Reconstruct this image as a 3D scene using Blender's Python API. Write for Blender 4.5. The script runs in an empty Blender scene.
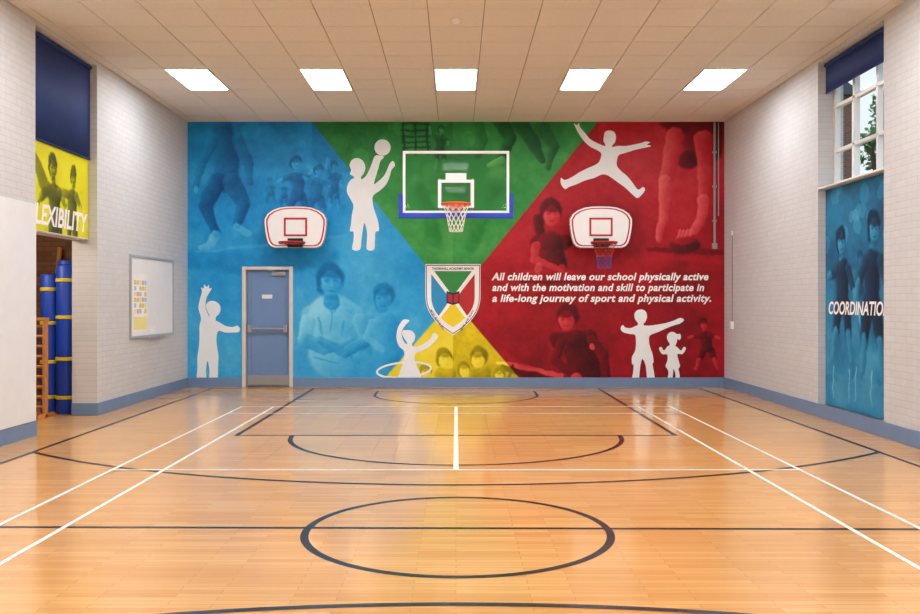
import bpy, math, random
import numpy as np
from mathutils import Vector
from mathutils.geometry import tessellate_polygon
random.seed(4); rng=np.random.default_rng(7)
sc=bpy.context.scene
sc.view_settings.view_transform='Standard'
sc.view_settings.exposure=0.0

# ---------- room constants (metres) ----------
HW=4.71      # half width
YB=15.67     # far wall
YR=-3.2      # rear wall
HC=4.65      # ceiling height
EYE=1.49
LN0,LN1=10.0,11.72   # recess / window bay, left wall
RN0,RN1=9.83,11.62   # recess / window bay, right wall
TH=0.33

def s2l(c):
    c=np.asarray(c,dtype=float)/255.0
    return np.where(c<=0.04045,c/12.92,((c+0.055)/1.055)**2.4)

# ---------- materials ----------
def mat(name,rgb,rough=0.5,metal=0.0,emit=None,estr=0,noise=0.04,nscale=6.0,coat=0.0,bump=0.0):
    m=bpy.data.materials.new(name); m.use_nodes=True
    nt=m.node_tree; b=nt.nodes['Principled BSDF']
    l=s2l(rgb)
    b.inputs['Roughness'].default_value=rough; b.inputs['Metallic'].default_value=metal
    b.inputs['Coat Weight'].default_value=coat
    if emit is not None:
        b.inputs['Emission Color'].default_value=(*s2l(emit),1); b.inputs['Emission Strength'].default_value=estr
    tc=nt.nodes.new('ShaderNodeTexCoord'); n=nt.nodes.new('ShaderNodeTexNoise')
    n.inputs['Scale'].default_value=nscale; n.inputs['Detail'].default_value=4
    nt.links.new(tc.outputs['Object'],n.inputs['Vector'])
    r=nt.nodes.new('ShaderNodeValToRGB')
    r.color_ramp.elements[0].position=0.3; r.color_ramp.elements[1].position=0.7
    r.color_ramp.elements[0].color=(*np.clip(l*(1-noise),0,1),1); r.color_ramp.elements[1].color=(*np.clip(l*(1+noise),0,1),1)
    nt.links.new(n.outputs['Fac'],r.inputs['Fac']); nt.links.new(r.outputs['Color'],b.inputs['Base Color'])
    if bump:
        bp=nt.nodes.new('ShaderNodeBump'); bp.inputs['Strength'].default_value=bump; bp.inputs['Distance'].default_value=0.01
        nt.links.new(n.outputs['Fac'],bp.inputs['Height']); nt.links.new(bp.outputs['Normal'],b.inputs['Normal'])
    return m

def brick_mat(name,c1,c2,cm,axis='YZ',bw=0.225,rh=0.075,mortar=0.007,rough=0.6,bump=0.3):
    m=bpy.data.materials.new(name); m.use_nodes=True
    nt=m.node_tree; b=nt.nodes['Principled BSDF']; b.inputs['Roughness'].default_value=rough
    tc=nt.nodes.new('ShaderNodeTexCoord'); sp=nt.nodes.new('ShaderNodeSeparateXYZ'); cb=nt.nodes.new('ShaderNodeCombineXYZ')
    nt.links.new(tc.outputs['Object'],sp.inputs[0])
    nt.links.new(sp.outputs[axis[0]],cb.inputs['X']); nt.links.new(sp.outputs[axis[1]],cb.inputs['Y'])
    br=nt.nodes.new('ShaderNodeTexBrick'); br.inputs['Scale'].default_value=1.0
    br.inputs['Brick Width'].default_value=bw; br.inputs['Row Height'].default_value=rh
    br.inputs['Mortar Size'].default_value=mortar; br.inputs['Mortar Smooth'].default_value=0.4
    br.inputs['Color1'].default_value=(*s2l(c1),1); br.inputs['Color2'].default_value=(*s2l(c2),1); br.inputs['Mortar'].default_value=(*s2l(cm),1)
    nt.links.new(cb.outputs[0],br.inputs['Vector'])
    n=nt.nodes.new('ShaderNodeTexNoise'); n.inputs['Scale'].default_value=9; n.inputs['Detail'].default_value=6
    nt.links.new(tc.outputs['Object'],n.inputs['Vector'])
    mr=nt.nodes.new('ShaderNodeMapRange'); mr.inputs['To Min'].default_value=0.93; mr.inputs['To Max'].default_value=1.05
    nt.links.new(n.outputs['Fac'],mr.inputs['Value'])
    mx=nt.nodes.new('ShaderNodeVectorMath'); mx.operation='SCALE'
    nt.links.new(br.outputs['Color'],mx.inputs[0]); nt.links.new(mr.outputs[0],mx.inputs['Scale'])
    nt.links.new(mx.outputs[0],b.inputs['Base Color'])
    add=nt.nodes.new('ShaderNodeMath'); add.operation='MULTIPLY_ADD'
    nt.links.new(br.outputs['Fac'],add.inputs[0]); add.inputs[1].default_value=-1.0; nt.links.new(n.outputs['Fac'],add.inputs[2])
    bp=nt.nodes.new('ShaderNodeBump'); bp.inputs['Strength'].default_value=bump; bp.inputs['Distance'].default_value=0.006
    nt.links.new(add.outputs[0],bp.inputs['Height']); nt.links.new(bp.outputs['Normal'],b.inputs['Normal'])
    return m

def glass_mat(name,tint=(254,255,255),gl=0.005):
    m=bpy.data.materials.new(name); m.use_nodes=True; nt=m.node_tree; nt.nodes.clear()
    o=nt.nodes.new('ShaderNodeOutputMaterial'); t=nt.nodes.new('ShaderNodeBsdfTransparent'); g=nt.nodes.new('ShaderNodeBsdfGlossy')
    t.inputs['Color'].default_value=(*s2l(tint),1); g.inputs['Roughness'].default_value=0.03
    mx=nt.nodes.new('ShaderNodeMixShader'); mx.inputs[0].default_value=gl
    nt.links.new(t.outputs[0],mx.inputs[1]); nt.links.new(g.outputs[0],mx.inputs[2]); nt.links.new(mx.outputs[0],o.inputs[0])
    return m

def attr_mat(name,rough=0.45):
    m=bpy.data.materials.new(name); m.use_nodes=True; nt=m.node_tree; b=nt.nodes['Principled BSDF']
    a=nt.nodes.new('ShaderNodeVertexColor'); a.layer_name='Col'
    nt.links.new(a.outputs['Color'],b.inputs['Base Color']); b.inputs['Roughness'].default_value=rough
    b.inputs['Specular IOR Level'].default_value=0.25
    return m

WB=((209,210,213),(205,206,209),(197,198,200))
M_brick=brick_mat('painted_brick_side',*WB,'YZ')
M_brickB=brick_mat('painted_brick_back',*WB,'XZ')
M_storebrick=brick_mat('store_brick',(150,98,62),(120,74,46),(95,80,66),'XZ',bump=0.6)
M_trim=mat('blue_grey_trim_paint',(110,138,176),0.4)
M_doorblue=mat('door_blue_paint',(108,140,186),0.35,noise=0.03)
M_cream=mat('cream_frame_paint',(214,210,202),0.45)
M_white=mat('white_gloss',(238,239,240),0.35,noise=0.02)
M_panel=mat('white_panel_paint',(230,234,240),0.35,noise=0.02)
M_sil=mat('white_vinyl',(236,243,248),0.5,noise=0.02)
M_txt=mat('white_lettering',(250,250,250),0.5,noise=0.0)
M_red=mat('red_paint',(190,24,30),0.4)
M_redv=mat('red_vinyl',(186,24,36),0.5)
M_bluev=mat('blue_vinyl',(30,150,210),0.5)
M_greenv=mat('green_vinyl',(40,140,66),0.5)
M_yelv=mat('yellow_vinyl',(240,215,30),0.5)
M_navy=mat('navy_vinyl',(30,36,70),0.5)
M_black=mat('black_paint',(24,24,28),0.5)
M_orange=mat('rim_orange',(226,92,38),0.4)
M_pad=mat('board_pad_blue',(24,62,185),0.5)
M_steel=mat('steel',(165,168,172),0.35,0.6)
M_grey=mat('grey_plastic',(150,150,150),0.5)
M_alu=mat('aluminium_frame',(176,178,182),0.35,0.3)
M_blind=mat('blind_navy',(14,46,112),0.75,noise=0.08,nscale=12,bump=0.1)
M_mat=mat('crash_mat_vinyl',(22,70,190),0.45,bump=0.15)
M_wood=mat('bench_wood',(200,134,66),0.5,noise=0.15,nscale=18)
M_net=mat('net_cord',(240,240,236),0.7)
M_netc=mat('net_cord_red',(200,70,60),0.7)
M_netb=mat('net_cord_blue',(60,80,160),0.7)
M_tile=mat('ceiling_tile',(222,218,211),0.9,noise=0.03,nscale=30,bump=0.08)
M_tgrid=mat('ceiling_grid_gap',(136,127,116),0.8)
M_glass=glass_mat('clear_glass')
M_lamp=mat('lamp_diffuser',(255,255,255),0.5,emit=(248,251,254),estr=20.0)
M_wl=mat('white_court_line',(250,248,242),0.28,noise=0.02)
M_bl=mat('black_court_line',(18,18,24),0.26)

# ---------- mesh builder ----------
class MB:
    def __init__(s): s.v=[];s.f=[];s.m=[];s.k=0
    def add(s,vs,fs,mi=0):
        o=len(s.v); s.v+= [tuple(v) for v in vs]
        for f in fs: s.f.append(tuple(i+o for i in f)); s.m.append(mi)
    def box(s,x0,x1,y0,y1,z0,z1,mi=0):
        vs=[(x,y,z) for x in(x0,x1) for y in(y0,y1) for z in(z0,z1)]
        s.add(vs,[(0,1,3,2),(4,6,7,5),(0,4,5,1),(2,3,7,6),(0,2,6,4),(1,5,7,3)],mi)
    def tube(s,pts,r,mi=0,n=8,closed=False):
        P=[Vector(p) for p in pts]; N=len(P); R=r if isinstance(r,(list,tuple)) else [r]*N
        rings=[]; prev=None
        for i in range(N):
            if closed: t=(P[(i+1)%N]-P[i-1])
            else: t=P[min(i+1,N-1)]-P[max(i-1,0)]
            t.normalize()
            if prev is None:
                a=Vector((0,0,1)) if abs(t.z)<0.9 else Vector((1,0,0)); u=t.cross(a).normalized()
            else:
                u=(prev-t*prev.dot(t)); u.normalize()
            prev=u; w=t.cross(u)
            rings.append([P[i]+(u*math.cos(2*math.pi*k/n)+w*math.sin(2*math.pi*k/n))*R[i] for k in range(n)])
        vs=[v for r_ in rings for v in r_]; fs=[]
        for i in range(N if closed else N-1):
            j=(i+1)%N
            for k in range(n): fs.append((i*n+k,i*n+(k+1)%n,j*n+(k+1)%n,j*n+k))
        if not closed: fs.append(tuple(range(n))[::-1]); fs.append(tuple((N-1)*n+k for k in range(n)))
        s.add(vs,fs,mi)
    def prism(s,pts,y0,y1,mi=0):
        n=len(pts)
        tr=tessellate_polygon([[Vector((p[0],p[1],0)) for p in pts]])
        vs=[(p[0],y0,p[1]) for p in pts]+[(p[0],y1,p[1]) for p in pts]
        fs=[tuple(t) for t in tr]+[tuple(i+n for i in t) for t in tr]+[(i,(i+1)%n,(i+1)%n+n,i+n) for i in range(n)]
        s.add(vs,fs,mi)
    def build(s,name,mats,parent=None,smooth=False,bevel=0,loc=None):
        me=bpy.data.meshes.new(name); me.from_pydata(s.v,[],s.f)
        for m in mats: me.materials.append(m)
        me.polygons.foreach_set('material_index',s.m)
        if smooth: me.polygons.foreach_set('use_smooth',[True]*len(s.f))
        me.update(); ob=bpy.data.objects.new(name,me); sc.collection.objects.link(ob)
        if parent: ob.parent=parent
        if loc: ob.location=loc
        if bevel:
            b=ob.modifiers.new('bevel','BEVEL'); b.width=bevel; b.segments=2; b.limit_method='ANGLE'
        return ob
def empty(name,loc=(0,0,0)):
    e=bpy.data.objects.new(name,None); e.empty_display_size=0.2; sc.collection.objects.link(e); e.location=loc; return e
def box1(name,m,*a,**k):
    q=MB(); q.box(*a); return q.build(name,[m],**k)

# ---------- shell ----------
DX0,DX1,DZ=(-3.72),(-2.89),2.08
fm=bpy.data.materials.new('sports_hall_wood_floor'); fm.use_nodes=True; nt=fm.node_tree; b=nt.nodes['Principled BSDF']
tc=nt.nodes.new('ShaderNodeTexCoord'); br=nt.nodes.new('ShaderNodeTexBrick')
br.inputs['Scale'].default_value=1; br.inputs['Brick Width'].default_value=0.6; br.inputs['Row Height'].default_value=0.055
br.inputs['Mortar Size'].default_value=0.0014; br.inputs['Mortar Smooth'].default_value=0.2; br.offset=0.37; br.offset_frequency=2; br.squash=1
br.inputs['Color1'].default_value=(*s2l((231,178,112)),1); br.inputs['Color2'].default_value=(*s2l((215,157,92)),1); br.inputs['Mortar'].default_value=(*s2l((176,120,68)),1)
nt.links.new(tc.outputs['Object'],br.inputs['Vector'])
mp=nt.nodes.new('ShaderNodeMapping'); mp.inputs['Scale'].default_value=(1.5,30,1); nt.links.new(tc.outputs['Object'],mp.inputs['Vector'])
n1=nt.nodes.new('ShaderNodeTexNoise'); n1.inputs['Scale'].default_value=1.5; n1.inputs['Detail'].default_value=5; nt.links.new(mp.outputs[0],n1.inputs['Vector'])
n2=nt.nodes.new('ShaderNodeTexNoise'); n2.inputs['Scale'].default_value=0.5; n2.inputs['Detail'].default_value=3; nt.links.new(tc.outputs['Object'],n2.inputs['Vector'])
a1=nt.nodes.new('ShaderNodeMath'); a1.operation='ADD'; nt.links.new(n1.outputs['Fac'],a1.inputs[0]); nt.links.new(n2.outputs['Fac'],a1.inputs[1])
mr=nt.nodes.new('ShaderNodeMapRange'); mr.inputs['From Min'].default_value=0.6; mr.inputs['From Max'].default_value=1.4; mr.inputs['To Min'].default_value=0.86; mr.inputs['To Max'].default_value=1.1
nt.links.new(a1.outputs[0],mr.inputs['Value'])
vm=nt.nodes.new('ShaderNodeVectorMath'); vm.operation='SCALE'; nt.links.new(br.outputs['Color'],vm.inputs[0]); nt.links.new(mr.outputs[0],vm.inputs['Scale'])
nt.links.new(vm.outputs[0],b.inputs['Base Color'])
r2=nt.nodes.new('ShaderNodeMapRange'); r2.inputs['To Min'].default_value=0.09; r2.inputs['To Max'].default_value=0.19; nt.links.new(n2.outputs['Fac'],r2.inputs['Value'])
nt.links.new(r2.outputs[0],b.inputs['Roughness']); b.inputs['IOR'].default_value=1.66
bp=nt.nodes.new('ShaderNodeBump'); bp.inputs['Strength'].default_value=0.08; bp.inputs['Distance'].default_value=0.003
nt.links.new(br.outputs['Fac'],bp.inputs['Height']); bp.invert=True; nt.links.new(bp.outputs['Normal'],b.inputs['Normal'])

box1('floor',fm,-7.2,HW+TH,YR,YB+0.25,-0.1,0)
q=MB(); q.box(-HW-TH,DX0,YB,YB+0.2,0,HC+.15); q.box(DX1,HW+TH,YB,YB+0.2,0,HC+.15); q.box(DX0,DX1,YB,YB+0.2,DZ,HC+.15); q.box(DX0,DX1,YB+0.12,YB+0.2,0,DZ)
q.build('wall_back',[M_brickB])
box1('wall_rear',M_brickB,-HW-TH,HW+TH,YR-0.2,YR,0,HC+.15)
box1('wall_left',M_brick,-HW-TH,-HW,YR,LN0,0,HC+.15)
box1('wall_left.001',M_brick,-HW-TH,-HW,LN1,YB,0,HC+.15)
box1('wall_left.002',M_brick,-HW-TH,-HW,LN0,LN1,4.6,HC+.15)
box1('wall_left.003',M_brick,-HW-TH,-HW-0.17,LN0,LN1,2.3,4.6)
box1('wall_right',M_brick,HW,HW+TH,YR,RN0,0,HC+.15)
box1('wall_right.001',M_brick,HW,HW+TH,RN1,YB,0,HC+.15)
box1('wall_right.002',M_brick,HW,HW+TH,RN0,RN1,4.6,HC+.15)
box1('wall_right.003',M_brick,HW+0.15,HW+TH,RN0,RN1,0,2.95)
q=MB(); q.box(-7.2,-HW-TH,13.4,13.55,0,2.8); q.box(-7.2,-HW-TH,8.2,8.35,0,2.8); q.box(-7.3,-7.2,8.2,13.55,0,2.8); q.build('wall_storeroom',[M_storebrick])
box1('ceiling_storeroom',M_cream,-7.3,-HW-TH,8.2,13.55,2.8,2.9)
T=0.61; q=MB(); q.box(-HW,HW,YR,YB,HC+0.012,HC+0.1,1)
lights=[(1.83*k,yy) for k in(-2,-1,0,1,2) for yy in(12.68,8.41,4.14,-0.13)]
g=0.005
xs=[-HW]+[-T/2+T*k for k in range(-7,9)]+[HW]
y=12.07
while y>YR: y-=T
y+=T; ys=[YR]
while y<YB: ys.append(y); y+=T
ys.append(YB)
for i in range(len(xs)-1):
    for j in range(len(ys)-1):
        cx=(xs[i]+xs[i+1])/2; cy=(ys[j]+ys[j+1])/2
        if any(abs(cx-lx)<0.2 and abs(cy-ly)<0.5 for lx,ly in lights): continue
        q.box(xs[i]+g,xs[i+1]-g,ys[j]+g,ys[j+1]-g,HC,HC+0.012)
q.build('ceiling',[M_tile,M_tgrid])
for lx,ly in lights:
    q=MB(); w,h=0.3,0.605
    for a in((-w,w,-h,-h+.02),(-w,w,h-.02,h),(-w,-w+.02,-h+.02,h-.02),(w-.02,w,-h+.02,h-.02)): q.box(lx+a[0],lx+a[1],ly+a[2],ly+a[3],HC-0.012,HC+0.012,0)
    q.box(lx-w+.02,lx+w-.02,ly-h+.02,ly+h-.02,HC-0.004,HC+0.012,1)
    q.build('ceiling_light_panel',[M_white,M_lamp])
q=MB(); prof=[(0.055,0),(0.06,-.015),(0.05,-.03),(0.035,-.035),(0.03,-.05),(0.001,-.052)]
vs=[];fs=[];n=24
for r,z in prof:
    for k in range(n): vs.append((r*math.cos(2*math.pi*k/n),9.97+r*math.sin(2*math.pi*k/n),HC+z))
for i in range(len(prof)-1):
    for k in range(n): fs.append((i*n+k,i*n+(k+1)%n,(i+1)*n+(k+1)%n,(i+1)*n+k))
q.add(vs,fs); q.build('smoke_detector',[M_white],smooth=True)
BH=0.165
q=MB(); q.box(-HW+.02,DX0-.03,YB-.02,YB,0,BH); q.box(DX1+.03,HW-.02,YB-.02,YB,0,BH); q.build('baseboard_back',[M_trim],bevel=.004)
q=MB(); q.box(-HW,-HW+.02,YR,LN0,0,BH); q.box(-HW,-HW+.02,LN1,YB,0,BH); q.box(-HW-TH,-HW+.02,LN1-.02,LN1,0,BH); q.build('baseboard_left',[M_trim],bevel=.004)
q=MB(); q.box(HW-.02,HW,YR,YB,0,BH+.01); q.build('baseboard_right',[M_trim],bevel=.004)

# ---------- court lines ----------
court=empty('court_line_markings')
def strip(q,pts,w,z,closed=False):
    P=[Vector((p[0],p[1])) for p in pts]; N=len(P); L=[];R=[]
    for i in range(N):
        t=(P[min(i+1,N-1)]-P[max(i-1,0)]) if not closed else P[(i+1)%N]-P[i-1]
        t.normalize(); nn=Vector((-t.y,t.x))*w/2
        L.append(P[i]+nn); R.append(P[i]-nn)
    vs=[(p.x,p.y,z) for p in L]+[(p.x,p.y,z) for p in R]
    q.add(vs,[(i,(i+1)%N,(i+1)%N+N,i+N) for i in range(N if closed else N-1)])
def arc(cx,cy,r,a0,a1,n=96): return [(cx+r*math.cos(math.radians(a0+(a1-a0)*i/n)),cy+r*math.sin(math.radians(a0+(a1-a0)*i/n))) for i in range(n+1)]
B=0.052; YH=5.87
q=MB(); z=.0012
strip(q,arc(0.01,5.82,0.985,0,360)[:-1],B,z,True)
strip(q,[(-4.2,YH+.05),(4.2,YH-.03)],B*.9,z+.0001)
for sx in(-4.2,4.2): strip(q,[(sx,YR+.4),(sx,15.4)],B,z+.0002)
strip(q,[(-4.2,15.4),(4.2,15.4)],B,z+.0003)
for sx in(-2.45,2.45): strip(q,[(sx,9.97),(sx,15.4)],B,z+.0004)
strip(q,[(-2.47,9.97),(2.47,9.97)],B,z+.0005)
strip(q,arc(0,9.97,1.82,180,360),B,z+.0006)
a=math.degrees(math.acos(4.2/6.33)); strip(q,arc(0,13.6,6.33,180+a,360-a),B,z+.0007)
strip(q,arc(0,-1.93,6.33,a,180-a),B,z+.0007)
strip(q,[(-1.3,14.9)]+arc(0,14.35,1.3,180,360,60)+[(1.3,14.9)],B*.8,z+.0008)
q.build('basketball_lines',[M_bl],court)
q=MB(); z=.0025; Wd=0.04
for sx in(-3.05,-2.59,2.59,3.05): strip(q,[(sx,YR+.6),(sx,12.72)],Wd*.9,z)
for yy in(12.7,11.94,7.92): strip(q,[(-3.07,yy),(3.07,yy)],Wd,z+.0001)
strip(q,[(0,7.92),(0,12.7)],Wd*1.2,z+.0002)
strip(q,[(-3.07,3.82),(3.07,3.82)],Wd,z+.0001)
q.build('badminton_lines',[M_wl],court)

# ---------- painted panels (colour attribute artwork) ----------
def vnoise(H,W,cell):
    gh,gw=int(H/cell)+3,int(W/cell)+3; G=rng.random((gh,gw))
    yy=np.arange(H)/cell; xx=np.arange(W)/cell
    y0=yy.astype(int); x0=xx.astype(int); fy=(yy-y0)[:,None]; fx=(xx-x0)[None,:]
    fy=fy*fy*(3-2*fy); fx=fx*fx*(3-2*fx)
    return (G[y0][:,x0]*(1-fy)*(1-fx)+G[y0+1][:,x0]*fy*(1-fx)+G[y0][:,x0+1]*(1-fy)*fx+G[y0+1][:,x0+1]*fy*fx)
def fbm(H,W,c): return (vnoise(H,W,c)*.5+vnoise(H,W,c/2)*.27+vnoise(H,W,c/4)*.15+vnoise(H,W,c/8)*.08)
SF=.55   # edge softness multiplier of the printed photographs
class Art:
    def __init__(s,u0,u1,v0,v1,res,warp=2.6):
        s.W=int((u1-u0)*res)+1; s.H=int((v1-v0)*res)+1
        s.U,s.V=np.meshgrid(np.linspace(u0,u1,s.W),np.linspace(v0,v1,s.H)); s.T=np.full((s.H,s.W),.5)
        c=14*res
        s.X=s.U+(fbm(s.H,s.W,c)-.5)*warp*1.8+(vnoise(s.H,s.W,c/5)-.5)*warp*.25
        s.Y=s.V+(fbm(s.H,s.W,c)-.5)*warp*1.8+(vnoise(s.H,s.W,c/5)-.5)*warp*.25
    def limb(s,pts,tone,soft=1.2,al=1.0,sh=.16):
        soft=max(soft*SF,.5)
        if len(pts)==1: pts=pts*2
        d=np.full(s.U.shape,1e9); sd=np.zeros(s.U.shape)
        for (ax,ay,ar),(bx,by,b_) in zip(pts[:-1],pts[1:]):
            dx,dy=bx-ax,by-ay; L=dx*dx+dy*dy+1e-9
            t=np.clip(((s.X-ax)*dx+(s.Y-ay)*dy)/L,0,1)
            px,py=s.X-ax-t*dx,s.Y-ay-t*dy; rr=ar+(b_-ar)*t
            dd=np.hypot(px,py)-rr
            lit=-(px*.8+py*.6)/np.maximum(rr,.5)
            sd=np.where(dd<d,lit,sd); d=np.minimum(d,dd)
        c=np.clip(.5-d/(2*soft),0,1); c=c*c*(3-2*c)*al
        s.T=s.T*(1-c)+(tone+sh*np.clip(sd,-1,1))*c
    def ell(s,cx,cy,rx,ry,tone,soft=.15,al=1.0,sh=.08):
        if soft<.45: soft*=SF
        ex,ey=(s.X-cx)/rx,(s.Y-cy)/ry; d=np.hypot(ex,ey)-1
        c=np.clip(.5-d/(2*soft),0,1); c=c*c*(3-2*c)*al; s.T=s.T*(1-c)+(tone-sh*np.clip(ex*.8+ey*.6,-1,1))*c
    def head(s,x,y,k,skin,hair,al,turn=.15):
        s.ell(x,y-.3*k,1.0*k,1.1*k,hair,.3,al); s.ell(x-.55*k,y+.15*k,.42*k,.8*k,hair,.44,al*.8)
        s.ell(x+turn*k,y+.22*k,.74*k,.9*k,skin,.3,al,.16)
        s.ell(x+(turn-.05)*k,y-.42*k,.72*k,.3*k,hair,.5,al*.8)
        for e in(-.3,.3):
            s.ell(x+(turn*1.3+e)*k,y+.02*k,.17*k,.09*k,skin-.38,.8,al*.75,0)
        s.ell(x+(turn*1.6)*k,y+.3*k,.09*k,.2*k,skin+.14,1.0,al*.5); s.ell(x+turn*1.4*k,y+.42*k,.17*k,.06*k,skin-.22,1.0,al*.5)
        s.ell(x+turn*1.3*k,y+.66*k,.28*k,.08*k,skin-.34,.8,al*.7); s.ell(x+turn*k,y+1.14*k,.5*k,.18*k,skin-.34,.8,al*.6)
    def kid(s,x,y,k,body=.25,skin=.72,hair=.15,lean=0,arms=None,legs=True,al=.85,step=0):
        if legs:
            for sg in(-1,1):
                dx=.7*sg; kn=sg*(1.0+step); ft=sg*(1.2+2.0*step)
                s.limb([(x+(lean*1.5+dx)*k,y+5.6*k,.85*k),(x+(lean*1.2+kn)*k,y+(8.2-.5*step)*k,.62*k)],body*.8,.4*k,al)
                s.limb([(x+(lean*1.2+kn)*k,y+(8.3-.5*step)*k,.5*k),(x+(lean+ft)*k,y+(10.6-.6*step)*k,.36*k)],skin*.85,.3*k,al)
        s.limb([(x+lean*k*.6,y+1.5*k,.45*k),(x+lean*k,y+2.3*k,.6*k)],skin*.85,.3*k,al)
        s.limb([(x+(lean-.55)*k,y+2.5*k,.85*k),(x+(lean+.55)*k,y+2.5*k,.85*k)],body,.4*k,al)
        s.limb([(x+lean*k,y+2.9*k,1.35*k),(x+lean*1.5*k,y+5.4*k,1.05*k)],body,.4*k,al)
        for dx,(hx,hy) in zip((-1.2,1.2),arms or((-2.0,5.3),(2.1,5))):
            mxx=(dx*1.6+hx)*.5; myy=(2.6+hy)*.5
            s.limb([(x+(lean+dx)*k,y+2.4*k,.58*k),(x+mxx*k,y+myy*k,.46*k)],body+.1,.3*k,al)
            s.limb([(x+mxx*k,y+myy*k,.4*k),(x+hx*k,y+hy*k,.28*k)],skin*.95,.3*k,al)
        s.head(x,y,k,skin,hair,al)
def duo(T,dark,mid,light):
    T=np.clip(T,0,1)[...,None]; d,m,l=[np.array(c,float) for c in(dark,mid,light)]
    return np.where(T<.5,d+(m-d)*T*2,m+(l-m)*(T-.5)*2)
def panel(name,A,col,pos,material,parent=None,skip=None):
    H,W=A.H,A.W; P=pos(A.U,A.V).reshape(-1,3)
    idx=np.arange(H*W).reshape(H,W)
    F=np.stack([idx[:-1,:-1],idx[1:,:-1],idx[1:,1:],idx[:-1,1:]],-1).reshape(-1,4)
    if skip is not None:
        cu=(A.U[:-1,:-1]+A.U[1:,1:])/2; cv=(A.V[:-1,:-1]+A.V[1:,1:])/2
        F=F[~skip(cu,cv).reshape(-1)]
    me=bpy.data.meshes.new(name); me.vertices.add(len(P)); me.vertices.foreach_set('co',P.astype(np.float32).ravel())
    me.loops.add(F.size); me.loops.foreach_set('vertex_index',F.astype(np.int32).ravel())
    me.polygons.add(len(F)); me.polygons.foreach_set('loop_start',np.arange(0,F.size,4,dtype=np.int32))
    me.update(calc_edges=True); me.validate()
    ca=me.color_attributes.new('Col','FLOAT_COLOR','POINT')
    C=np.ones((H*W,4),np.float32); C[:,:3]=s2l(np.clip(col,0,255)).reshape(-1,3); ca.data.foreach_set('color',C.ravel())
    me.materials.append(material); ob=bpy.data.objects.new(name,me); sc.collection.objects.link(ob)
    if parent: ob.parent=parent
    return ob
M_art=attr_mat('mural_print')
# mural drawing units: 57 units per metre of wall, origin on the centreline at eye height
MU=57.0
def mx(u): return (u-456)/MU
def mz(v): return EYE+(302-v)/MU
A=Art(187.6,724.4,121.8,386,2)
U,V=A.U,A.V
A.T=.52+(fbm(A.H,A.W,90)-.5)*.34+(fbm(A.H,A.W,24)-.5)*.10
def side(x0,y0,x1,y1): return (U-x0)*(y1-y0)-(V-y0)*(x1-x0)
cx,cy=453,300
lt=side(312,122,cx,cy); rt=side(598,122,cx,cy); lb=side(cx,cy,378,386); rb=side(cx,cy,526,386)
d_lt=lt/math.hypot(cx-312,cy-122); d_rt=rt/math.hypot(cx-598,cy-122); d_lb=lb/math.hypot(378-cx,386-cy); d_rb=rb/math.hypot(526-cx,386-cy)
sm=lambda d: np.clip(.5+d*1.2,0,1)
green=sm(d_lt)*sm(-d_rt)*(V<cy); yellow=sm(d_lb)*sm(-d_rb)*(V>=cy)
blue=np.clip(1-green-yellow,0,1)*(U<cx); red=np.clip(1-green-yellow,0,1)*(U>=cx)
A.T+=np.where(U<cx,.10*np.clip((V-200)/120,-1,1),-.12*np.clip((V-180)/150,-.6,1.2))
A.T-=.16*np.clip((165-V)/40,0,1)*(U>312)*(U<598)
for k in range(46):
    bx,by=190+rng.random()*330,124+rng.random()*60; r_=3+rng.random()*7; A.ell(bx,by,r_,r_,.7,.1,.14+.24*rng.random(),0)
for k in range(14):
    r_=5+rng.random()*8; A.ell(540+rng.random()*180,124+rng.random()*90,r_,r_,.62,.15,.22,0)
# --- blue photographs: playground, walking legs, distant group
A.limb([(188,258,10),(260,264,12),(330,256,9)],.38,8,.6)
A.limb([(188,150,10),(250,158,12),(340,150,8)],.36,10,.35)
A.limb([(196,206,2),(345,198,2)],.42,3,.5,0); A.limb([(196,252,1.5),(345,236,1.2)],.75,2,.5,0)
A.limb([(222,126,9),(226,150,13),(226,180,12)],.2,4,.8,.2)
A.limb([(214,140,6),(202,162,5),(196,186,3.5)],.38,2,.75); A.limb([(238,140,6),(248,164,5),(250,182,3.5)],.28,2,.75); A.ell(196,190,3,4,.78,.4,.75)
A.limb([(218,182,9),(206,206,7),(216,232,4.5)],.14,2,.8,.18); A.limb([(216,234,4.5),(208,246,4),(200,248,2.5)],.85,2,.7)
A.limb([(232,182,9),(243,204,7),(236,224,4.5)],.2,2,.8,.18); A.limb([(236,226,4),(249,234,3)],.8,2,.7)
A.kid(270,180,2.8,.3,.6,.2,al=.5,step=.5); A.kid(283,182,2.6,.25,.6,.2,al=.5,arms=((-2.5,1),(2.5,4)))
A.kid(296,164,5.6,.2,.72,.12,lean=.25,al=.75,step=.6,arms=((-3.2,3.2),(3,1)))
A.kid(318,170,5,.3,.7,.14,lean=-.3,al=.7,step=.3,arms=((-2.8,1.5),(2.6,4.5))); A.kid(334,166,4.2,.2,.68,.12,al=.6,arms=((-1.6,-1.5),(2,5)))
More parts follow.
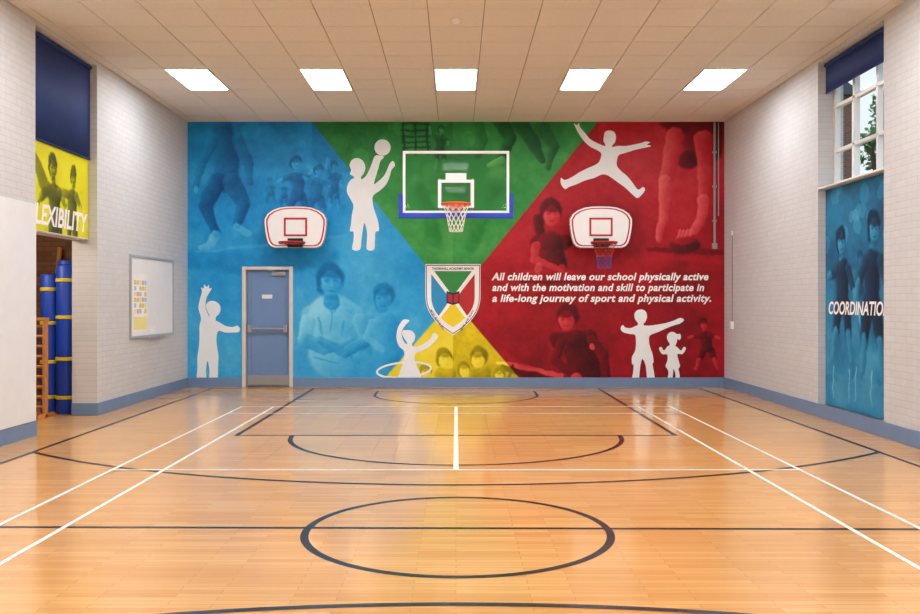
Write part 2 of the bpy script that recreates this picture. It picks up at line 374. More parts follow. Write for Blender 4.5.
# child with folded arms (large portrait)
A.ell(345,318,50,52,.66,.7,.45)
A.limb([(312,316,11),(333,306,14),(354,316,11)],.84,4,.8,.12); A.limb([(332,318,24),(334,352,26)],.84,5,.8,.22)
A.limb([(330,292,6),(332,302,8)],.5,2,.75); A.head(330,281,14,.72,.22,.85,.1)
A.limb([(308,322,8),(305,338,7.5)],.9,2,.75,.2); A.limb([(305,340,7),(324,349,6),(350,342,4.5)],.62,2,.8,.24); A.limb([(360,322,8),(365,338,7)],.72,2,.7,.22); A.limb([(364,342,6.5),(345,353,5.5),(320,340,4)],.56,2,.8,.24)
for a in((318,318,322,334),(332,312,330,330),(345,320,342,334),(314,358,338,364),(350,352,356,368),(326,304,332,312),(340,304,334,312)): A.limb([(a[0],a[1],.8),(a[2],a[3],.5)],.5,2,.65,0)
A.head(384,298,11,.7,.24,.65,-.1); A.limb([(374,318,7),(394,318,7)],.62,3,.65,.15); A.limb([(386,325,13),(388,352,15)],.58,4,.65,.2)
A.limb([(374,322,4.5),(367,338,4),(382,350,3)],.82,2,.6)
A.kid(262,348,6,.42,.66,.3,al=.35,legs=False)
# --- green: climbing frame, legs, centre court glow
for k in range(5): A.limb([(402,124+6*k,.9),(430,124+6*k,.9)],.06,.8,.9,0)
for x in(404,416,428): A.limb([(x,122,1.1),(x-1,154,1.1)],.05,.8,.9,0)
A.kid(441,130,3.6,.15,.7,.12,al=.75,arms=((-3,-1),(2,4)))
A.limb([(500,120,8),(510,138,6.5),(502,158,4.5)],.16,2,.9,.2); A.limb([(518,120,9),(532,140,6.5),(542,160,4)],.14,2,.9,.2); A.limb([(502,160,3.5),(490,166,2.5)],.78,1.5,.85)
A.limb([(540,126,9),(554,146,5),(548,168,3)],.2,2,.8,.2); A.limb([(478,122,5),(484,140,4),(478,156,3)],.26,2,.6)
A.ell(452,235,70,24,.74,.9,.5,0)
A.limb([(418,190,9),(428,214,8),(436,240,7)],.34,5,.4); A.limb([(492,186,10),(480,214,8),(472,244,8)],.34,5,.35)
# --- red: girl at table, bending pupil with kettlebell, boy on bench, runner
A.limb([(602,212,18),(632,240,16)],.3,9,.4)
A.limb([(538,218,5),(540,234,5)],.08,3,.85); A.head(551,214,11.5,.84,.1,.9,.1)
A.limb([(538,242,8),(564,242,8)],.14,2,.85,.15); A.limb([(550,244,13),(552,264,15)],.16,3,.85,.2); A.limb([(536,246,4.5),(534,260,4),(556,268,3)],.74,1.5,.8)
A.ell(548,274,32,6,.6,.35,.6); A.ell(538,268,4,5,.85,.3,.7); A.ell(562,268,4,5,.8,.3,.6); A.limb([(520,282,1.2),(580,282,1.2)],.15,1.5,.7,0)
A.limb([(672,118,14),(700,122,24),(702,146,20)],.16,5,.85,.2); A.ell(688,160,11,9,.08,.4,.8)
A.limb([(676,136,9),(668,172,7),(666,182,6.5)],.7,2,.85,.24); A.limb([(666,182,6.5),(664,214,5),(658,240,3.5)],.84,2,.85,.24)
A.limb([(704,140,10),(706,182,7.5),(703,200,6.5)],.66,2,.85,.24); A.limb([(703,200,6.5),(702,220,5),(694,232,4)],.82,2,.85,.22)
for k in range(4): A.limb([(692-4*k,231,1.9),(689-4*k,239,1.7)],.92,.8,.85)
A.ell(685,245,16,8,.14,.25,.92,.14); A.ell(684,240,12,4,.5,.4,.7); A.limb([(648,250,2),(722,252,3)],.15,2,.6,0); A.limb([(650,256,3),(722,262,3)],.55,3,.4,0)
A.limb([(558,340,8),(588,338,9)],.1,2,.9,.15); A.limb([(575,342,13),(586,372,18)],.1,3,.9,.16); A.head(568,318,10.5,.8,.08,.9,-.1)
A.limb([(562,342,5),(554,360,4.5),(572,374,3.5)],.2,1.5,.85,.15); A.ell(576,376,5,4,.85,.4,.85); A.limb([(592,340,5.5),(604,354,5),(606,376,5)],.2,2,.85,.18); A.ell(592,346,3,3.4,.9,.4,.8)
A.limb([(498,362,1.8),(562,376,2.6)],.88,1.2,.85,0); A.limb([(503,368,3),(562,384,3)],.06,2,.75,0); A.limb([(512,366,1.5),(508,386,1.5)],.1,1,.8,0)
A.kid(704,324,4.4,.14,.76,.08,lean=.4,arms=((-3.5,3),(3.5,3)),al=.9,step=.7)
A.limb([(500,330,14),(530,350,18)],.3,8,.5); A.ell(640,300,60,30,.34,.9,.4)
# --- yellow: laughing children
for x,y,k,h,tr in[(463,370,6.5,.2,.1),(444,359,8.4,.14,.15),(479,358,8.8,.1,-.12),(499,376,6,.2,0),(425,373,6,.22,.1)]:
    A.limb([(x-5,y+15,6),(x+6,y+15,6)],.3,2,.8,.15); A.head(x,y,k,.8,h,.9,tr)
A.T+=(fbm(A.H,A.W,14)-.5)*.12+(fbm(A.H,A.W,6)-.5)*.09
A.T=.5+(A.T-.5)*1.08
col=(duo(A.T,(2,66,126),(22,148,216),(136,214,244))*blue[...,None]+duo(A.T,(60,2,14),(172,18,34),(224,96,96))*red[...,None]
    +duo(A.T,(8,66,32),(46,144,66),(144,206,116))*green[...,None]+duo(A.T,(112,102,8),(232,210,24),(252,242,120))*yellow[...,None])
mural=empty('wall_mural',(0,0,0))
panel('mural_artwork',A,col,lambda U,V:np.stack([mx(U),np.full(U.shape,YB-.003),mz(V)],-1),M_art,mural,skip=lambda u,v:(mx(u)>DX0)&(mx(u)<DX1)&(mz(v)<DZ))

# white silhouettes
def catm(P,n=6,closed=False):
    if len(P)<3 and not closed:
        return [tuple(np.array(P[0])+(np.array(P[1])-np.array(P[0]))*i/n) for i in range(n+1)]
    Q=[np.array(p,float) for p in P]
    Q=[Q[-1]]+Q+[Q[0],Q[1]] if closed else [2*Q[0]-Q[1]]+Q+[2*Q[-1]-Q[-2]]
    out=[]
    for i in range(1,len(Q)-2):
        for k in range(n):
            t=k/n; a,b_,c,d=Q[i-1],Q[i],Q[i+1],Q[i+2]
            out.append(tuple(.5*((2*b_)+(c-a)*t+(2*a-5*b_+4*c-d)*t*t+(3*b_-a-3*c+d)*t**3)))
    if not closed: out.append(tuple(Q[-2]))
    return out
YS=YB-.0045
def slimb(q,pts,mi=0):
    C=catm(pts) if len(pts)>1 else list(pts)
    for (x,y,r) in C:
        q.k+=1; yy=YS-q.k*4e-6
        vs=[(mx(x),yy,mz(y))]+[(mx(x+r*math.cos(2*math.pi*k/20)),yy,mz(y+r*math.sin(2*math.pi*k/20))) for k in range(20)]
        q.add(vs,[(0,1+k,1+(k+1)%20) for k in range(20)],mi)
    for (x0,y0,r0),(x1,y1,r1) in zip(C[:-1],C[1:]):
        L=math.hypot(x1-x0,y1-y0)
        if L<1e-6: continue
        nx,ny=-(y1-y0)/L,(x1-x0)/L; q.k+=1; yy=YS-q.k*4e-6
        q.add([(mx(a),yy,mz(c)) for a,c in((x0+nx*r0,y0+ny*r0),(x1+nx*r1,y1+ny*r1),(x1-nx*r1,y1-ny*r1),(x0-nx*r0,y0-ny*r0))],[(0,1,2,3)],mi)
def spoly(q,pts,mi=0):
    q.k+=1; yy=YS-q.k*4e-6
    tr=tessellate_polygon([[Vector((a,c,0)) for a,c in pts]])
    q.add([(mx(a),yy,mz(c)) for a,c in pts],[tuple(t) for t in tr],mi)
def sil(name,outlines,limbs=()):
    q=MB()
    for p in outlines: spoly(q,catm(p,5,True)); q.k+=10
    for l in limbs: slimb(q,l)
    return q.build(name,[M_sil],mural)
sil('silhouette_jumping_figure',[
 [(604,136),(605,132),(609,130.5),(614,132),(616,136.5),(615,142),(612,146),(612,149),(606,149),(605,144),(603.5,141)],
 [(574,123.5),(577,125),(579,123),(580,127),(585,133),(590,139),(597,143),(603,145.5),(608,147),(613,147),(618,146),(626,146),(634,144.5),(641,143),(646,141.5),(650,142.5),(647,144.5),(651,146),(646,147.5),(641,148.5),(633,150.5),(625,153),(619,155),(617,160),(617,166),(621,171),(627,176),(632,182),(638,189.5),(643,187),(645,190),(641,195.5),(637,198),(632,194),(625,187.5),(616,181),(608,175.5),(602,174.5),(594,178),(585,180.5),(577,184),(569,187),(565,189),(561,184),(561,178),(565,180),(572,177),(580,172),(588,168),(595,165),(599,162),(601,157),(601,153),(597,150),(590,146.5),(584,141),(579,134),(576,128.5)]])
sil('silhouette_basketball_shooter',[
 [(351,170),(349.5,165),(352,160),(357,158),(362,160),(365,165),(365,170),(363,174.5),(361,177),(361,182),(353,182),(354,177),(350,174)],
 [(353,178.5),(348,184),(347,192),(351,200),(353.5,206),(352,214),(351,224),(350,231),(353.5,232),(353.5,240),(352.5,249.5),(360,249.5),(361.5,240),(362.5,232),(364.5,223),(367,232),(367,240),(367,249.5),(374,249.5),(375,240),(375.5,232),(379,230.5),(378,221),(375,212),(373,204),(373,196),(380,190.5),(386,184.5),(389.5,177),(391.5,170),(395,165.5),(393,161),(389.5,164),(387,170),(383.5,176.5),(378,181.5),(374,184),(376,176),(378.5,168),(380.5,161),(384,157),(380,155.5),(375,156),(372,163),(369,170.5),(365.5,176.5),(361,179.5)]],
 [[(382.5,147.5,8.2)]])
sil('silhouette_waving_child',[
 [(207,310),(206,305),(209,301.5),(214,301),(219,304),(220.5,309),(219,314),(216,317),(215,321),(209,321),(209.5,316)],
 [(201,318),(198.5,308),(200,299),(202,292),(201,287.5),(203.5,288.5),(204.5,284.5),(206.5,287),(208.8,285),(209.5,288.5),(212,288),(209.5,292.5),(206.5,298),(205.5,306),(207.5,313),(211,318.5),(218,321.5),(226,326),(233,327),(237,325.5),(240,328.5),(238.5,332),(232,332.5),(225,332.5),(218.5,331),(216.5,338),(217,346),(218.5,356),(218,367),(217,382),(209.5,382),(209.5,370),(207.5,361),(206,370),(206,382),(197,382),(197.5,368),(197.5,357),(199,346),(199.5,336),(199.5,326)]])
hoop=[(404+27*math.cos(t*math.pi/24),370+7.5*math.sin(t*math.pi/24)-2*math.cos(t*math.pi/24),1.0) for t in range(49)]
sil('silhouette_hula_hoop_child',[
 [(404,338),(402,334),(403,330.5),(407,330),(412,331),(415,335),(414.5,340),(412,344),(412,347),(406.5,347),(407,343)],
 [(404,351),(399,346),(396.5,338),(397.5,329),(400.5,323),(404,319.5),(409.5,320.5),(405.5,325),(402,331),(402,337),(405,343),(409,345),(415,346.5),(421,345),(427,341.5),(431,337.5),(433,333.5),(436,333.5),(438,337),(433.5,342.5),(428,347.5),(421,351),(416,353),(414.5,359),(417,366),(420,373),(421,382),(399,382),(400,372),(402.5,364),(404,357)]],[hoop])
sil('silhouette_arms_out_child',[
 [(635,319),(634.5,314),(637,310.5),(642,309.5),(646,312),(647,317),(645.5,321.5),(643.5,324),(645,328),(637,328),(638,323.5)],
 [(637,325.5),(631,328),(625.5,327.5),(623,325),(621,327),(621,330),(624,332.5),(630,334),(635,335),(636,343),(635,351),(632,357),(632,364),(633.5,365),(633,373),(631.5,382),(638,382),(639.5,373),(640.5,365),(642.5,359),(645.5,365),(646.5,373),(648,382),(654.5,382),(654,373),(652.5,364),(653.5,362),(652.5,354),(650,347),(649,341),(650,335.5),(658,332),(667,328),(675,325),(680,323.5),(684,320),(680,318),(674,320.5),(666,323),(658,324.5),(650,325.5),(644,325.5)]])
sil('silhouette_running_child',[
 [(667.5,340),(667,336),(669.5,332.5),(673.5,332),(677,334),(680,334),(681,337),(679.5,340),(677.5,339),(676.5,343),(674,347),(670,347),(669.5,343.5)],
 [(668,346),(664,350.5),(661.5,347),(659,348.5),(662,354),(667,354.5),(667.5,360),(665.5,366),(667,368.5),(668.5,373),(667,382),(671.5,382),(673,373.5),(673.5,369),(675,372),(675.5,376),(675.5,382),(679.5,382),(679.5,374),(678.5,369),(680,366),(678.5,360),(677.5,354),(682.5,354),(686,348.5),(683.5,347),(681,350.5),(677,347),(673,345.5)]])
# shield crest
q=MB()
def shield(s):
    pts=[(-27.5,-34),(27.5,-34),(27.5,-4)]
    for t in np.linspace(0,1,14)[1:]:
        pts.append((27.5*(1-t**2.3),-4+41*t**.95))
    L=[(-x,y) for x,y in pts[2:-1]][::-1]
    return [(453+x*s,298+y*s) for x,y in pts+L]
spoly(q,shield(1.0),0); q.k+=150; spoly(q,shield(.975),5); q.k+=150; spoly(q,shield(.95),0); q.k+=150
def clipq(ang0,ang1,mi):
    c=(453,299); P=shield(.79); pts=[]
    for a in np.linspace(ang0,ang1,24):
        dx,dy=math.cos(math.radians(a)),math.sin(math.radians(a)); best=0
        for (x0,y0),(x1,y1) in zip(P,P[1:]+P[:1]):
            ex,ey=x1-x0,y1-y0; den=dx*ey-dy*ex
            if abs(den)<1e-9: continue
            t=((x0-c[0])*ey-(y0-c[1])*ex)/den; u=((x0-c[0])*dy-(y0-c[1])*dx)/den
            if t>0 and -1e-6<=u<=1+1e-6: best=max(best,t)
        pts.append((c[0]+dx*best,c[1]+dy*best))
    am=math.radians((ang0+ang1)/2); spoly(q,[(c[0]+2.5*math.cos(am),c[1]+2.5*math.sin(am))]+pts,mi)
clipq(-124,-56,3); clipq(-49,50,1); clipq(57,123,4); clipq(130,229,2); q.k+=150
spoly(q,[(446.5,291),(453,293),(459.5,291),(459.5,303),(453,305),(446.5,303)],5); q.k+=50
spoly(q,[(447.8,293.5),(452.3,295),(452.3,303),(447.8,301.5)],1); spoly(q,[(453.7,295),(458.2,293.5),(458.2,301.5),(453.7,303)],1)
q.build('school_crest_shield',[M_txt,M_redv,M_bluev,M_greenv,M_yelv,M_navy],mural)

def text(name,body,mat_,rot,parent,target_w,height,loc,shear=0.0,bold=0.02,align='LEFT',sp=1.0):
    cu=bpy.data.curves.new(name,'FONT'); cu.body=body; cu.size=1; cu.shear=shear; cu.offset=bold; cu.align_x=align; cu.space_character=sp
    cu.resolution_u=6
    cu.materials.append(mat_); ob=bpy.data.objects.new(name,cu); sc.collection.objects.link(ob)
    bpy.context.view_layer.update(); d=ob.dimensions
    ob.scale=(target_w/d.x,height,1); ob.rotation_euler=rot; ob.location=loc
    if parent: ob.parent=parent
    return ob
R90=math.radians(90)
for i,(t,w) in enumerate([('All children will leave our school physically active',217),('and with the motivation and skill to participate in',212),('a life-long journey of sport and physical activity.',219)]):
    text('quote_line_%d'%(i+1),t,M_txt,(R90,0,0),mural,w/MU,.178,(mx(492),YB-.008,mz(280+10.8*i)),.22,.03,sp=1.06)
text('crest_banner_text','THORNHILL ACADEMY SENIOR',M_navy,(R90,0,0),mural,42/MU,.055,(mx(432),YB-.012,mz(269.7)),0,.02)
for sgn in(-1,1):
    o=text('crest_side_text','MIND AND BODY',M_navy,(R90,0,0),mural,24/MU,.045,(0,0,0),0,.02)
    o.rotation_euler=(R90,math.radians(58) if sgn<0 else math.radians(-58),0)
    o.location=(mx(430),YB-.012,mz(310)) if sgn<0 else (mx(461.5),YB-.012,mz(331))

# ---------- door ----------
door=empty('door_1')
q=MB(); f=.055
q.box(DX0-.03,DX0+f-.02,YB-.025,YB+.12,0,DZ+.03); q.box(DX1-f+.02,DX1+.03,YB-.025,YB+.12,0,DZ+.03); q.box(DX0+f-.02,DX1-f+.02,YB-.025,YB+.12,DZ-f+.03,DZ+.03)
q.build('door_frame',[M_cream],door,bevel=.004)
q=MB(); a,b2=DX0+.045,DX1-.045; yl=YB+.05; zt=DZ-.035
st=.075
q.box(a,b2,yl+.012,yl+.04,.02,zt)
q.box(a,a+st,yl,yl+.012,.02,zt); q.box(b2-st,b2,yl,yl+.012,.02,zt)
for z0,z1 in((.02,.24),(.93,1.1),(zt-.1,zt)): q.box(a+st,b2-st,yl,yl+.012,z0,z1)
q.build('door_leaf',[M_doorblue],door,bevel=.003)
q=MB(); q.box(a+.01,b2-.01,yl-.004,yl,.03,.2,0)
q.tube([(a+.05,yl-.06,1.02),(b2-.05,yl-.06,1.02)],.017,0,12); q.box(a+.02,a+.09,yl-.08,yl,.96,1.08,0); q.box(b2-.09,b2-.02,yl-.08,yl,.96,1.08,0)
q.box(b2-.3,b2-.06,yl-.04,yl,zt-.09,zt-.03,0); q.tube([(b2-.2,yl-.05,zt-.04),(b2-.4,yl-.06,zt+.01)],.008)
q.build('door_hardware',[M_steel],door,bevel=.003)
box1('door_sign',M_white,a+.26,a+.44,yl-.003,yl+.012,1.55,1.62,parent=door)

# ---------- basketball hoops ----------
def net(q,cx,cy,zt,r0,r1,L,mi=0,n=12,rows=6,r=.004):
    def P(i,j):
        t=j/rows; rr=r0+(r1-r0)*(t**.6); a=2*math.pi*(i+.5*(j%2))/n
        return (cx+rr*math.cos(a),cy+rr*math.sin(a),zt-L*t)
    for i in range(n):
        q.tube([P(i,j) for j in range(rows+1)],r,mi,5)
        q.tube([P(i,j) if j%2==0 else P(i-1,j) for j in range(rows+1)],r,mi,5)
    q.tube([P(i,rows) for i in range(n)],r,mi,5,True)
def ring(cx,cy,z,r,n=48): return [(cx+r*math.cos(2*math.pi*k/n),cy+r*math.sin(2*math.pi*k/n),z) for k in range(n)]
def rectframe(q,x0,x1,z0,z1,y0,y1,w,mi):
    q.box(x0,x1,y0,y1,z0,z0+w,mi); q.box(x0,x1,y0,y1,z1-w,z1,mi); q.box(x0,x0+w,y0,y1,z0+w,z1-w,mi); q.box(x1-w,x1,y0,y1,z0+w,z1-w,mi)
hoop_m=empty('basketball_hoop_glass_backboard'); BY=14.6
box1('glass_board',M_glass,-.84,.84,BY+.005,BY+.017,2.97,3.93,parent=hoop_m)
q=MB(); rectframe(q,-.87,.87,2.94,3.96,BY-.005,BY+.03,.042,0)
rectframe(q,-.295,.295,3.03,3.49,BY-.002,BY+.003,.05,0); q.box(-.17,.17,BY+.018,BY+.05,3.49,3.6,0); q.build('board_frame',[M_white],hoop_m,bevel=.003)
q=MB(); q.box(-.94,.94,BY-.03,BY+.05,2.86,2.945)
for sx in(-1,1): q.box(min(sx*.872,sx*.94),max(sx*.872,sx*.94),BY-.03,BY+.05,2.945,3.26)
q.build('board_padding',[M_pad],hoop_m,bevel=.01)
q=MB(); cyr=BY-.375; q.tube(ring(0,cyr,3.05,.228),.015,0,10,True); q.tube(ring(0,cyr,3.025,.222),.007,0,6,True)
q.box(-.1,.1,BY-.02,BY-.006,2.98,3.1); q.box(-.09,.09,BY-.15,BY-.02,3.03,3.045)
for sx in(-.09,.09): q.tube([(sx,BY-.02,3.0),(sx*1.5,cyr+.17,3.045)],.009); q.tube([(sx*.9,BY-.02,3.04),(sx*1.7,cyr+.15,3.05)],.009)
q.build('rim',[M_orange],hoop_m,smooth=True)
q=MB(); net(q,0,cyr,3.035,.222,.105,.42,r=.0045); q.build('net',[M_net],hoop_m)
q=MB()
for sx in(-.27,.27):
    for zz in(3.06,3.5): q.tube([(sx,BY+.04,zz),(sx,YB-.02,zz)],.016,0,8)
    q.tube([(sx,BY+.1,3.5),(sx,YB-.05,3.07)],.010,0,8)
    q.box(sx-.025,sx+.025,YB-.03,YB-.009,2.98,3.58)
q.build('wall_bracket',[M_steel],hoop_m)

def fanboard(X,Zc,withnet):
    e=empty('basketball_hoop_fan_backboard',(0,0,0)); y0=15.3
    half=[(0,.36),(.14,.358),(.28,.34),(.40,.295),(.49,.23),(.54,.14),(.54,.05),(.525,-.08),(.50,-.2),(.475,-.28),(.43,-.335),(.36,-.36)]
    out=half+[(-x,z) for x,z in half[::-1] if x>0]
    q=MB(); q.prism([(X+x,Zc+z) for x,z in out],y0,y0+.03); q.build('board',[M_white],e,bevel=.004)
    q=MB()
    def loopstrip(s,w,mi,yy):
        n=len(out); a=[(X+x*s,yy,Zc+z*s*(1.0 if s>.97 else .985)) for x,z in out]; b_=[(X+x*(s-w/.5),yy,Zc+z*(s-w/.36)) for x,z in out]
        q.add(a+b_,[(i,(i+1)%n,(i+1)%n+n,i+n) for i in range(n)],mi)
    loopstrip(.93,.024,0,y0-.002); loopstrip(1.0,.008,1,y0-.0015)
    rectframe(q,X-.2,X+.2,Zc-.16,Zc+.16,y0-.004,y0-.001,.034,0)
    q.build('board_markings',[M_red,M_black],e)
    cyr=y0-.33; zr=2.49; q=MB()
    q.tube(ring(X,cyr,zr,.215),.013,0,10,True); q.tube(ring(X,cyr,zr-.022,.21),.007,1,6,True)
    q.box(X-.13,X+.13,y0-.035,y0-.004,zr-.06,zr+.09,1); q.box(X-.08,X+.08,y0-.13,y0-.03,zr-.012,zr+.006,0)
    for sx in(-1,1): q.tube([(X+sx*.12,y0-.03,zr-.04),(X+sx*.16,cyr+.145,zr)],.009,1); q.tube([(X+sx*.1,y0-.03,zr+.06),(X+sx*.13,cyr+.17,zr+.0)],.007,1)
    q.build('rim',[M_red,M_black],e,smooth=True)
    if withnet:
        q=MB(); net(q,X,cyr,zr-.01,.21,.13,.22,0,n=10,rows=4,r=.0025); net(q,X,cyr,zr-.23,.13,.11,.2,1,n=10,rows=4,r=.003); q.build('net',[M_netc,M_netb],e)
    q=MB()
    for sx in(-.2,.2): 
        for zz in(-.15,.15): q.box(X+sx-.02,X+sx+.02,y0+.03,YB-.008,Zc+zz-.02,Zc+zz+.02)
    q.build('wall_bracket',[M_steel],e)
fanboard(-2.75,2.775,False); fanboard(2.484,2.775,True)

# ---------- conduits etc ----------
q=MB(); q.tube([(4.53,YB-.03,2.5),(4.53,YB-.03,HC-.02)],.02,0,10); q.box(4.49,4.57,YB-.055,YB-.005,2.42,2.52,0)
for zz in(2.9,3.5,4.1): q.box(4.495,4.565,YB-.045,YB-.004,zz,zz+.03,0)
q.tube([(4.6,YB-.02,3.0),(4.6,YB-.02,HC-.02)],.008,1,8)
q.build('electrical_conduit',[M_grey,M_steel],smooth=False)
q=MB(); q.tube([(HW-.014,15.18,2.65),(HW-.014,15.18,1.15)],.009,0,8); q.box(HW-.05,HW-.002,15.13,15.23,1.03,1.16,1); q.box(HW-.03,HW-.002,15.16,15.2,2.62,2.7,1)
q.build('wall_light_switch',[M_grey,M_white],bevel=.003)

# ---------- left wall items ----------
box1('white_wall_panel',M_panel,-HW+.002,-HW+.03,7.2,9.96,.17,2.58,bevel=.006)
wb=empty('whiteboard')
box1('board_surface',M_white,-HW,-HW+.018,12.9,14.78,.99,2.14,parent=wb)
q=MB()
for a in((12.86,12.9,.95,2.18),(14.78,14.82,.95,2.18),(12.9,14.78,.95,.99),(12.9,14.78,2.14,2.18)): q.box(-HW,-HW+.03,a[0],a[1],a[2],a[3])
q.box(-HW,-HW+.07,13.5,14.3,.945,.96)
q.build('board_frame',[M_alu],wb,bevel=.003)
cols=[(238,228,150),(232,160,185),(165,205,232),(245,245,245),(240,190,90),(180,215,160)]
pm=[mat('poster_paper_%d'%i,c,.7) for i,c in enumerate(cols)]
q=MB(); xx=-HW+.0185
q.box(xx,xx+.001,12.98,13.56,1.05,1.9,3)
for i in range(6):
    for j in range(5): q.box(xx+.001,xx+.002,13.01+.108*j,13.10+.108*j,1.32+.085*i,1.385+.085*i,(i*2+j)%6)
q.box(xx+.001,xx+.002,13.0,13.54,1.08,1.27,0)
q.box(xx,xx+.001,13.7,13.95,1.02,1.12,3)
q.build('timetable_poster',pm,wb)
def blind(name,X,sx,n0,n1,z0,z1):
    e=empty(name); q=MB(); N=40
    vs=[]
    for i in range(2):
        for k in range(N+1): vs.append((X+sx*.001*math.sin(k*.5),n0+.01+(n1-n0-.02)*k/N,(z0,z1-.04)[i]))
    q.add(vs,[(k,k+1,N+1+k+1,N+1+k) for k in range(N)]); o=q.build('fabric',[M_blind],e,smooth=True)
    md=o.modifiers.new('s','SOLIDIFY'); md.thickness=.003
    q=MB(); q.tube([(X,n0+.01,z1-.03),(X,n1-.01,z1-.03)],.028,0,14); q.tube([(X,n0+.01,z0),(X,n1-.01,z0)],.01,0,8); q.build('roller',[M_blind],e)
blind('roller_blind',-HW-.09,1,LN0,LN1,3.36,4.59); blind('roller_blind',HW+.1,-1,RN0,RN1,4.2,4.59)
LW=LN1-LN0-.02
P=Art(0,LW*100,0,103,1.2,4); P.T=.6+(fbm(P.H,P.W,30)-.5)*.4
P.ell(110,30,22,22,.85,.6,.5); P.kid(66,24,12,.1,.32,.04,lean=.4,arms=((-3,4),(3,3.5)),al=.95); P.kid(124,28,10,.12,.34,.06,lean=-.3,arms=((-3,2),(2.5,5)),al=.9)
P.limb([(20,20,9),(45,50,12),(80,60,9)],.15,4,.75); P.ell(150,75,18,10,.85,.5,.5)
pc=duo(P.T,(44,50,14),(218,216,12),(246,242,60))
fl=empty('flexibility_poster')
panel('poster_print',P,pc,lambda U,V:np.stack([np.full(U.shape,-HW-.11),LN0+.01+U/100,3.35-V/100],-1),M_art,fl)
box1('poster_backing',M_white,-HW-.165,-HW-.112,LN0+.01,LN1-.01,2.31,3.35,parent=fl)
text('poster_title','FLEXIBILITY',M_txt,(R90,0,R90),fl,1.60,.33,(-HW-.105,LN0+.06,2.40),.2,.026)
RW=RN1-RN0-.02
P=Art(0,RW*100,0,277,1.2,5); P.T=.46+(fbm(P.H,P.W,50)-.5)*.4+.14*np.clip((P.V-150)/120,-1,1)+(fbm(P.H,P.W,12)-.5)*.14
P.ell(60,40,60,30,.72,.8,.45)
for k in range(14):
    r_=6+rng.random()*8; P.ell(rng.random()*170,rng.random()*70,r_,r_,.85,.2,.3,0)
P.limb([(0,96,5),(177,104,4)],.3,6,.5)
P.kid(98,92,7,.25,.6,.14,al=.6,step=.5)
P.kid(46,70,14,.08,.62,.04,lean=.2,arms=((-2.6,3),(3.6,6.2)),al=.95,step=.35); P.limb([(96,150,3),(112,205,4.5)],.85,1.5,.85,0)
P.kid(132,60,16,.06,.6,.03,lean=-.15,arms=((-2.8,5.2),(2.4,6)),al=.95,step=.2)
for k in(24,70,88,128): P.limb([(k,226,1.5),(k,266,1.5)],.9,1.5,.9,0)
P.limb([(0,236,3),(177,244,3)],.65,3,.4,0)
P.ell(84,264,90,18,.62,.6,.4)
pc=duo(P.T,(2,32,58),(28,126,174),(156,216,238))
co=empty('coordination_poster')
panel('poster_print',P,pc,lambda U,V:np.stack([np.full(U.shape,HW+.095),RN1-.01-U/100,2.94-V/100],-1),M_art,co)
box1('poster_backing',M_white,HW+.097,HW+.145,RN0+.01,RN1-.01,.18,2.94,parent=co)
text('poster_title','COORDINATION',M_txt,(R90,0,-R90),co,1.64,.22,(HW+.09,RN1-.1,1.34),.2,.026)

# ---------- window right ----------
win=empty('window_1'); q=MB(); X0,X1=HW+.2,HW+.27
def fr(y0,y1,z0,z1): q.box(X0,X1,y0,y1,z0,z1)
fr(RN0,RN0+.06,2.97,4.6); fr(RN1-.06,RN1,2.97,4.6); fr(RN0+.06,RN1-.06,2.97,3.04); fr(RN0+.06,RN1-.06,4.53,4.6)
fr(11.0,11.06,3.04,4.53); fr(10.4,10.44,3.04,4.53)
for zz in(3.42,4.0): fr(RN0+.06,RN1-.06,zz,zz+.045)
q.build('window_frame',[M_white],win,bevel=.005)
box1('window_glass',M_glass,X0+.03,X0+.036,RN0+.06,RN1-.06,3.04,4.53,parent=win)
box1('window_sill',M_white,HW-.005,HW+TH,RN0,RN1,2.95,2.972,parent=win,bevel=.004)
# ---------- storeroom content ----------
def mat_roll(x,y,r,h):
    q=MB(); n=22
    q.tube([(x,y,0.002),(x,y,.02),(x,y,h-.02),(x,y,h)],[r*.9,r,r,r*.9],0,n)
    sp=[(x+r*(.1+.8*t/60)*math.cos(t*.42),y+r*(.1+.8*t/60)*math.sin(t*.42),h+.004) for t in range(61)]
    q.tube(sp,.006,1,5)
    for zz in(.22,h*.37,h*.65,h-.2):
        for dz in(-.012,.012): q.tube([(x+r*math.cos(a*math.pi/12),y+r*math.sin(a*math.pi/12),zz+dz) for a in range(24)],.013,2,6,True)
    q.build('rolled_gym_mat',[M_mat,M_black,M_yelv],smooth=True)
mat_roll(-5.22,11.95,.12,1.98); mat_roll(-5.47,12.02,.11,1.86); mat_roll(-5.34,12.24,.11,2.06)
# wooden wall-bar frame standing beside the mats
q=MB()
for xx_ in(-5.50,-5.30): q.box(xx_,xx_+.04,11.44,11.52,0,1.25)
for k in range(9): q.tube([(-5.47,11.48,.14+.13*k),(-5.29,11.48,.14+.13*k)],.02,0,10)
for xx_ in(-5.50,-5.30): q.box(xx_,xx_+.04,11.25,11.72,0,.05)
q.box(-5.51,-5.25,11.43,11.53,1.25,1.29)
q.build('wooden_wall_bars',[M_wood],bevel=.003)
q=MB()
for xx in(-5.9,-5.6): q.tube([(xx,12.9,0.03),(xx,13.3,2.3)],.035,0,10)
for zz in(.4,.8,1.2,1.6,2.0): q.tube([(-5.9,12.9+.176*zz,zz),(-5.6,12.9+.176*zz,zz)],.022,0,8)
q.build('climbing_ladder',[M_wood])
ld=bpy.data.lights.new('storeroom_fill_light','POINT'); ld.energy=45; ld.color=(1,.88,.7); ld.shadow_soft_size=.1  # dim fill light added to brighten the storeroom, no visible fitting
lo=bpy.data.objects.new('storeroom_fill_light',ld); lo.location=(-5.9,10.8,2.6); sc.collection.objects.link(lo)

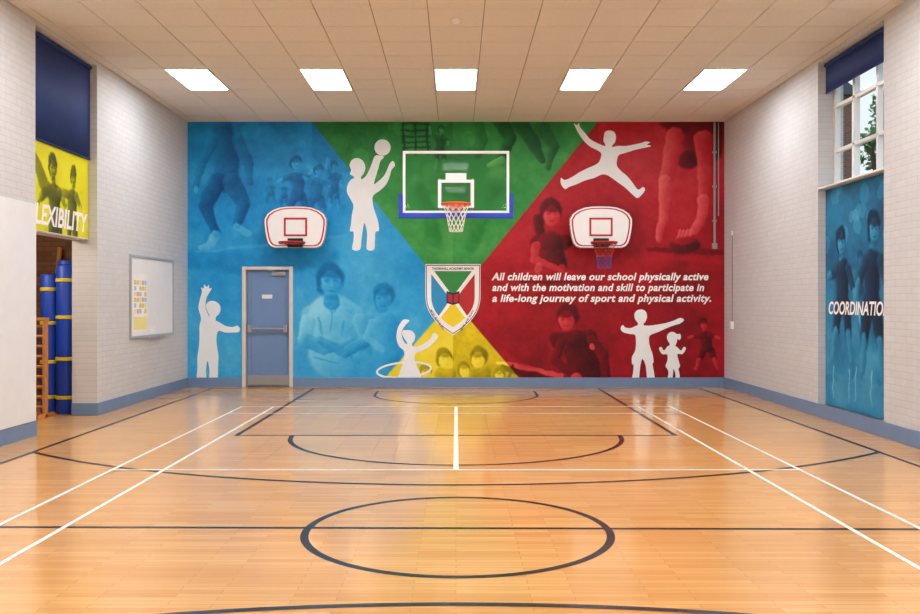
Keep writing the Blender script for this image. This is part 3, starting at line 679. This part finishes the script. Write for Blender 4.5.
# ---------- outside ----------
box1('ground',mat('grass',(90,120,60),.9,noise=.2),HW+TH+.01,60,-20,60,-.15,-.05)
M_ext=brick_mat('exterior_brick',(150,98,74),(132,82,62),(150,135,120),'XZ')
e=empty('neighbouring_building')
box1('building_walls',M_ext,8.5,13.3,30,38,-.05,8.4,parent=e)
q=MB(); q.prism([(8.2,8.4),(13.6,8.4),(10.8,10.4)],29.7,38.3); q.build('building_roof',[mat('slate',(90,90,98),.7)],e)
q=MB()
for zz in(1,4,7):
    for xx in(9.2,11.4): q.box(xx,xx+1,29.95,30.0,zz,zz+1.3)
q.build('building_windows',[M_white],e)
e=empty('tree')
q=MB(); q.tube([(11.5,24,-.05),(11.4,24,2),(11.6,24.1,4.5),(11.7,24,7)],[.35,.28,.2,.06],0,12)
br_=[((11.5,24,3.2),(12.8,24.3,6)),((11.5,24,3.8),(10.9,23.6,5.8)),((11.6,24,4.2),(12.2,25,7.2))]
for a,b3 in br_: q.tube([a,tuple((Vector(a)+Vector(b3))/2+Vector((0,0,.2))),b3],[.14,.09,.03],0,8)
q.build('trunk',[mat('bark',(85,70,55),.9,noise=.2)],e)
q=MB(); cl=[(11.6,24,5.7,.8),(12.5,24.3,6.2,1.1),(12.0,24,6.8,.8),(12.9,24,5.2,1.0),(11.7,23.6,6.4,.6),(13,24,7.2,.9)]
for i in range(5200):
    c=random.choice(cl); d=Vector((random.gauss(0,1),random.gauss(0,1),random.gauss(0,1))).normalized()*c[3]*random.random()**.4
    p=Vector(c[:3])+d; u=Vector((random.gauss(0,1),random.gauss(0,1),random.gauss(0,1))).normalized()*.09; w=u.orthogonal().normalized()*.055
    q.add([p-u,p-w,p+u,p+w],[(0,1,2,3)],i%2)
q.build('foliage',[mat('leaf_green',(84,128,58),.7,noise=.2),mat('leaf_light',(125,160,80),.7,noise=.2)],e)

# ---------- world ----------
w=bpy.data.worlds.new('sky'); sc.world=w; w.use_nodes=True; nt=w.node_tree; bg=nt.nodes['Background']
tc=nt.nodes.new('ShaderNodeTexCoord'); n=nt.nodes.new('ShaderNodeTexNoise'); n.inputs['Scale'].default_value=3; n.inputs['Detail'].default_value=5
nt.links.new(tc.outputs['Generated'],n.inputs['Vector']); r=nt.nodes.new('ShaderNodeValToRGB')
r.color_ramp.elements[0].position=.4; r.color_ramp.elements[0].color=(.5,.68,.9,1); r.color_ramp.elements[1].position=.6; r.color_ramp.elements[1].color=(.85,.92,1,1)
nt.links.new(n.outputs['Fac'],r.inputs['Fac']); nt.links.new(r.outputs['Color'],bg.inputs['Color']); bg.inputs['Strength'].default_value=1.05

# ---------- camera ----------
cd=bpy.data.cameras.new('camera'); cam=bpy.data.objects.new('camera',cd); sc.collection.objects.link(cam)
cd.sensor_width=36; cd.lens=893*36/920; cam.location=(0,0,EYE); cam.rotation_euler=(R90,0,0)
cd.shift_x=4/920; cd.shift_y=-5/920; cd.clip_end=200; sc.camera=cam
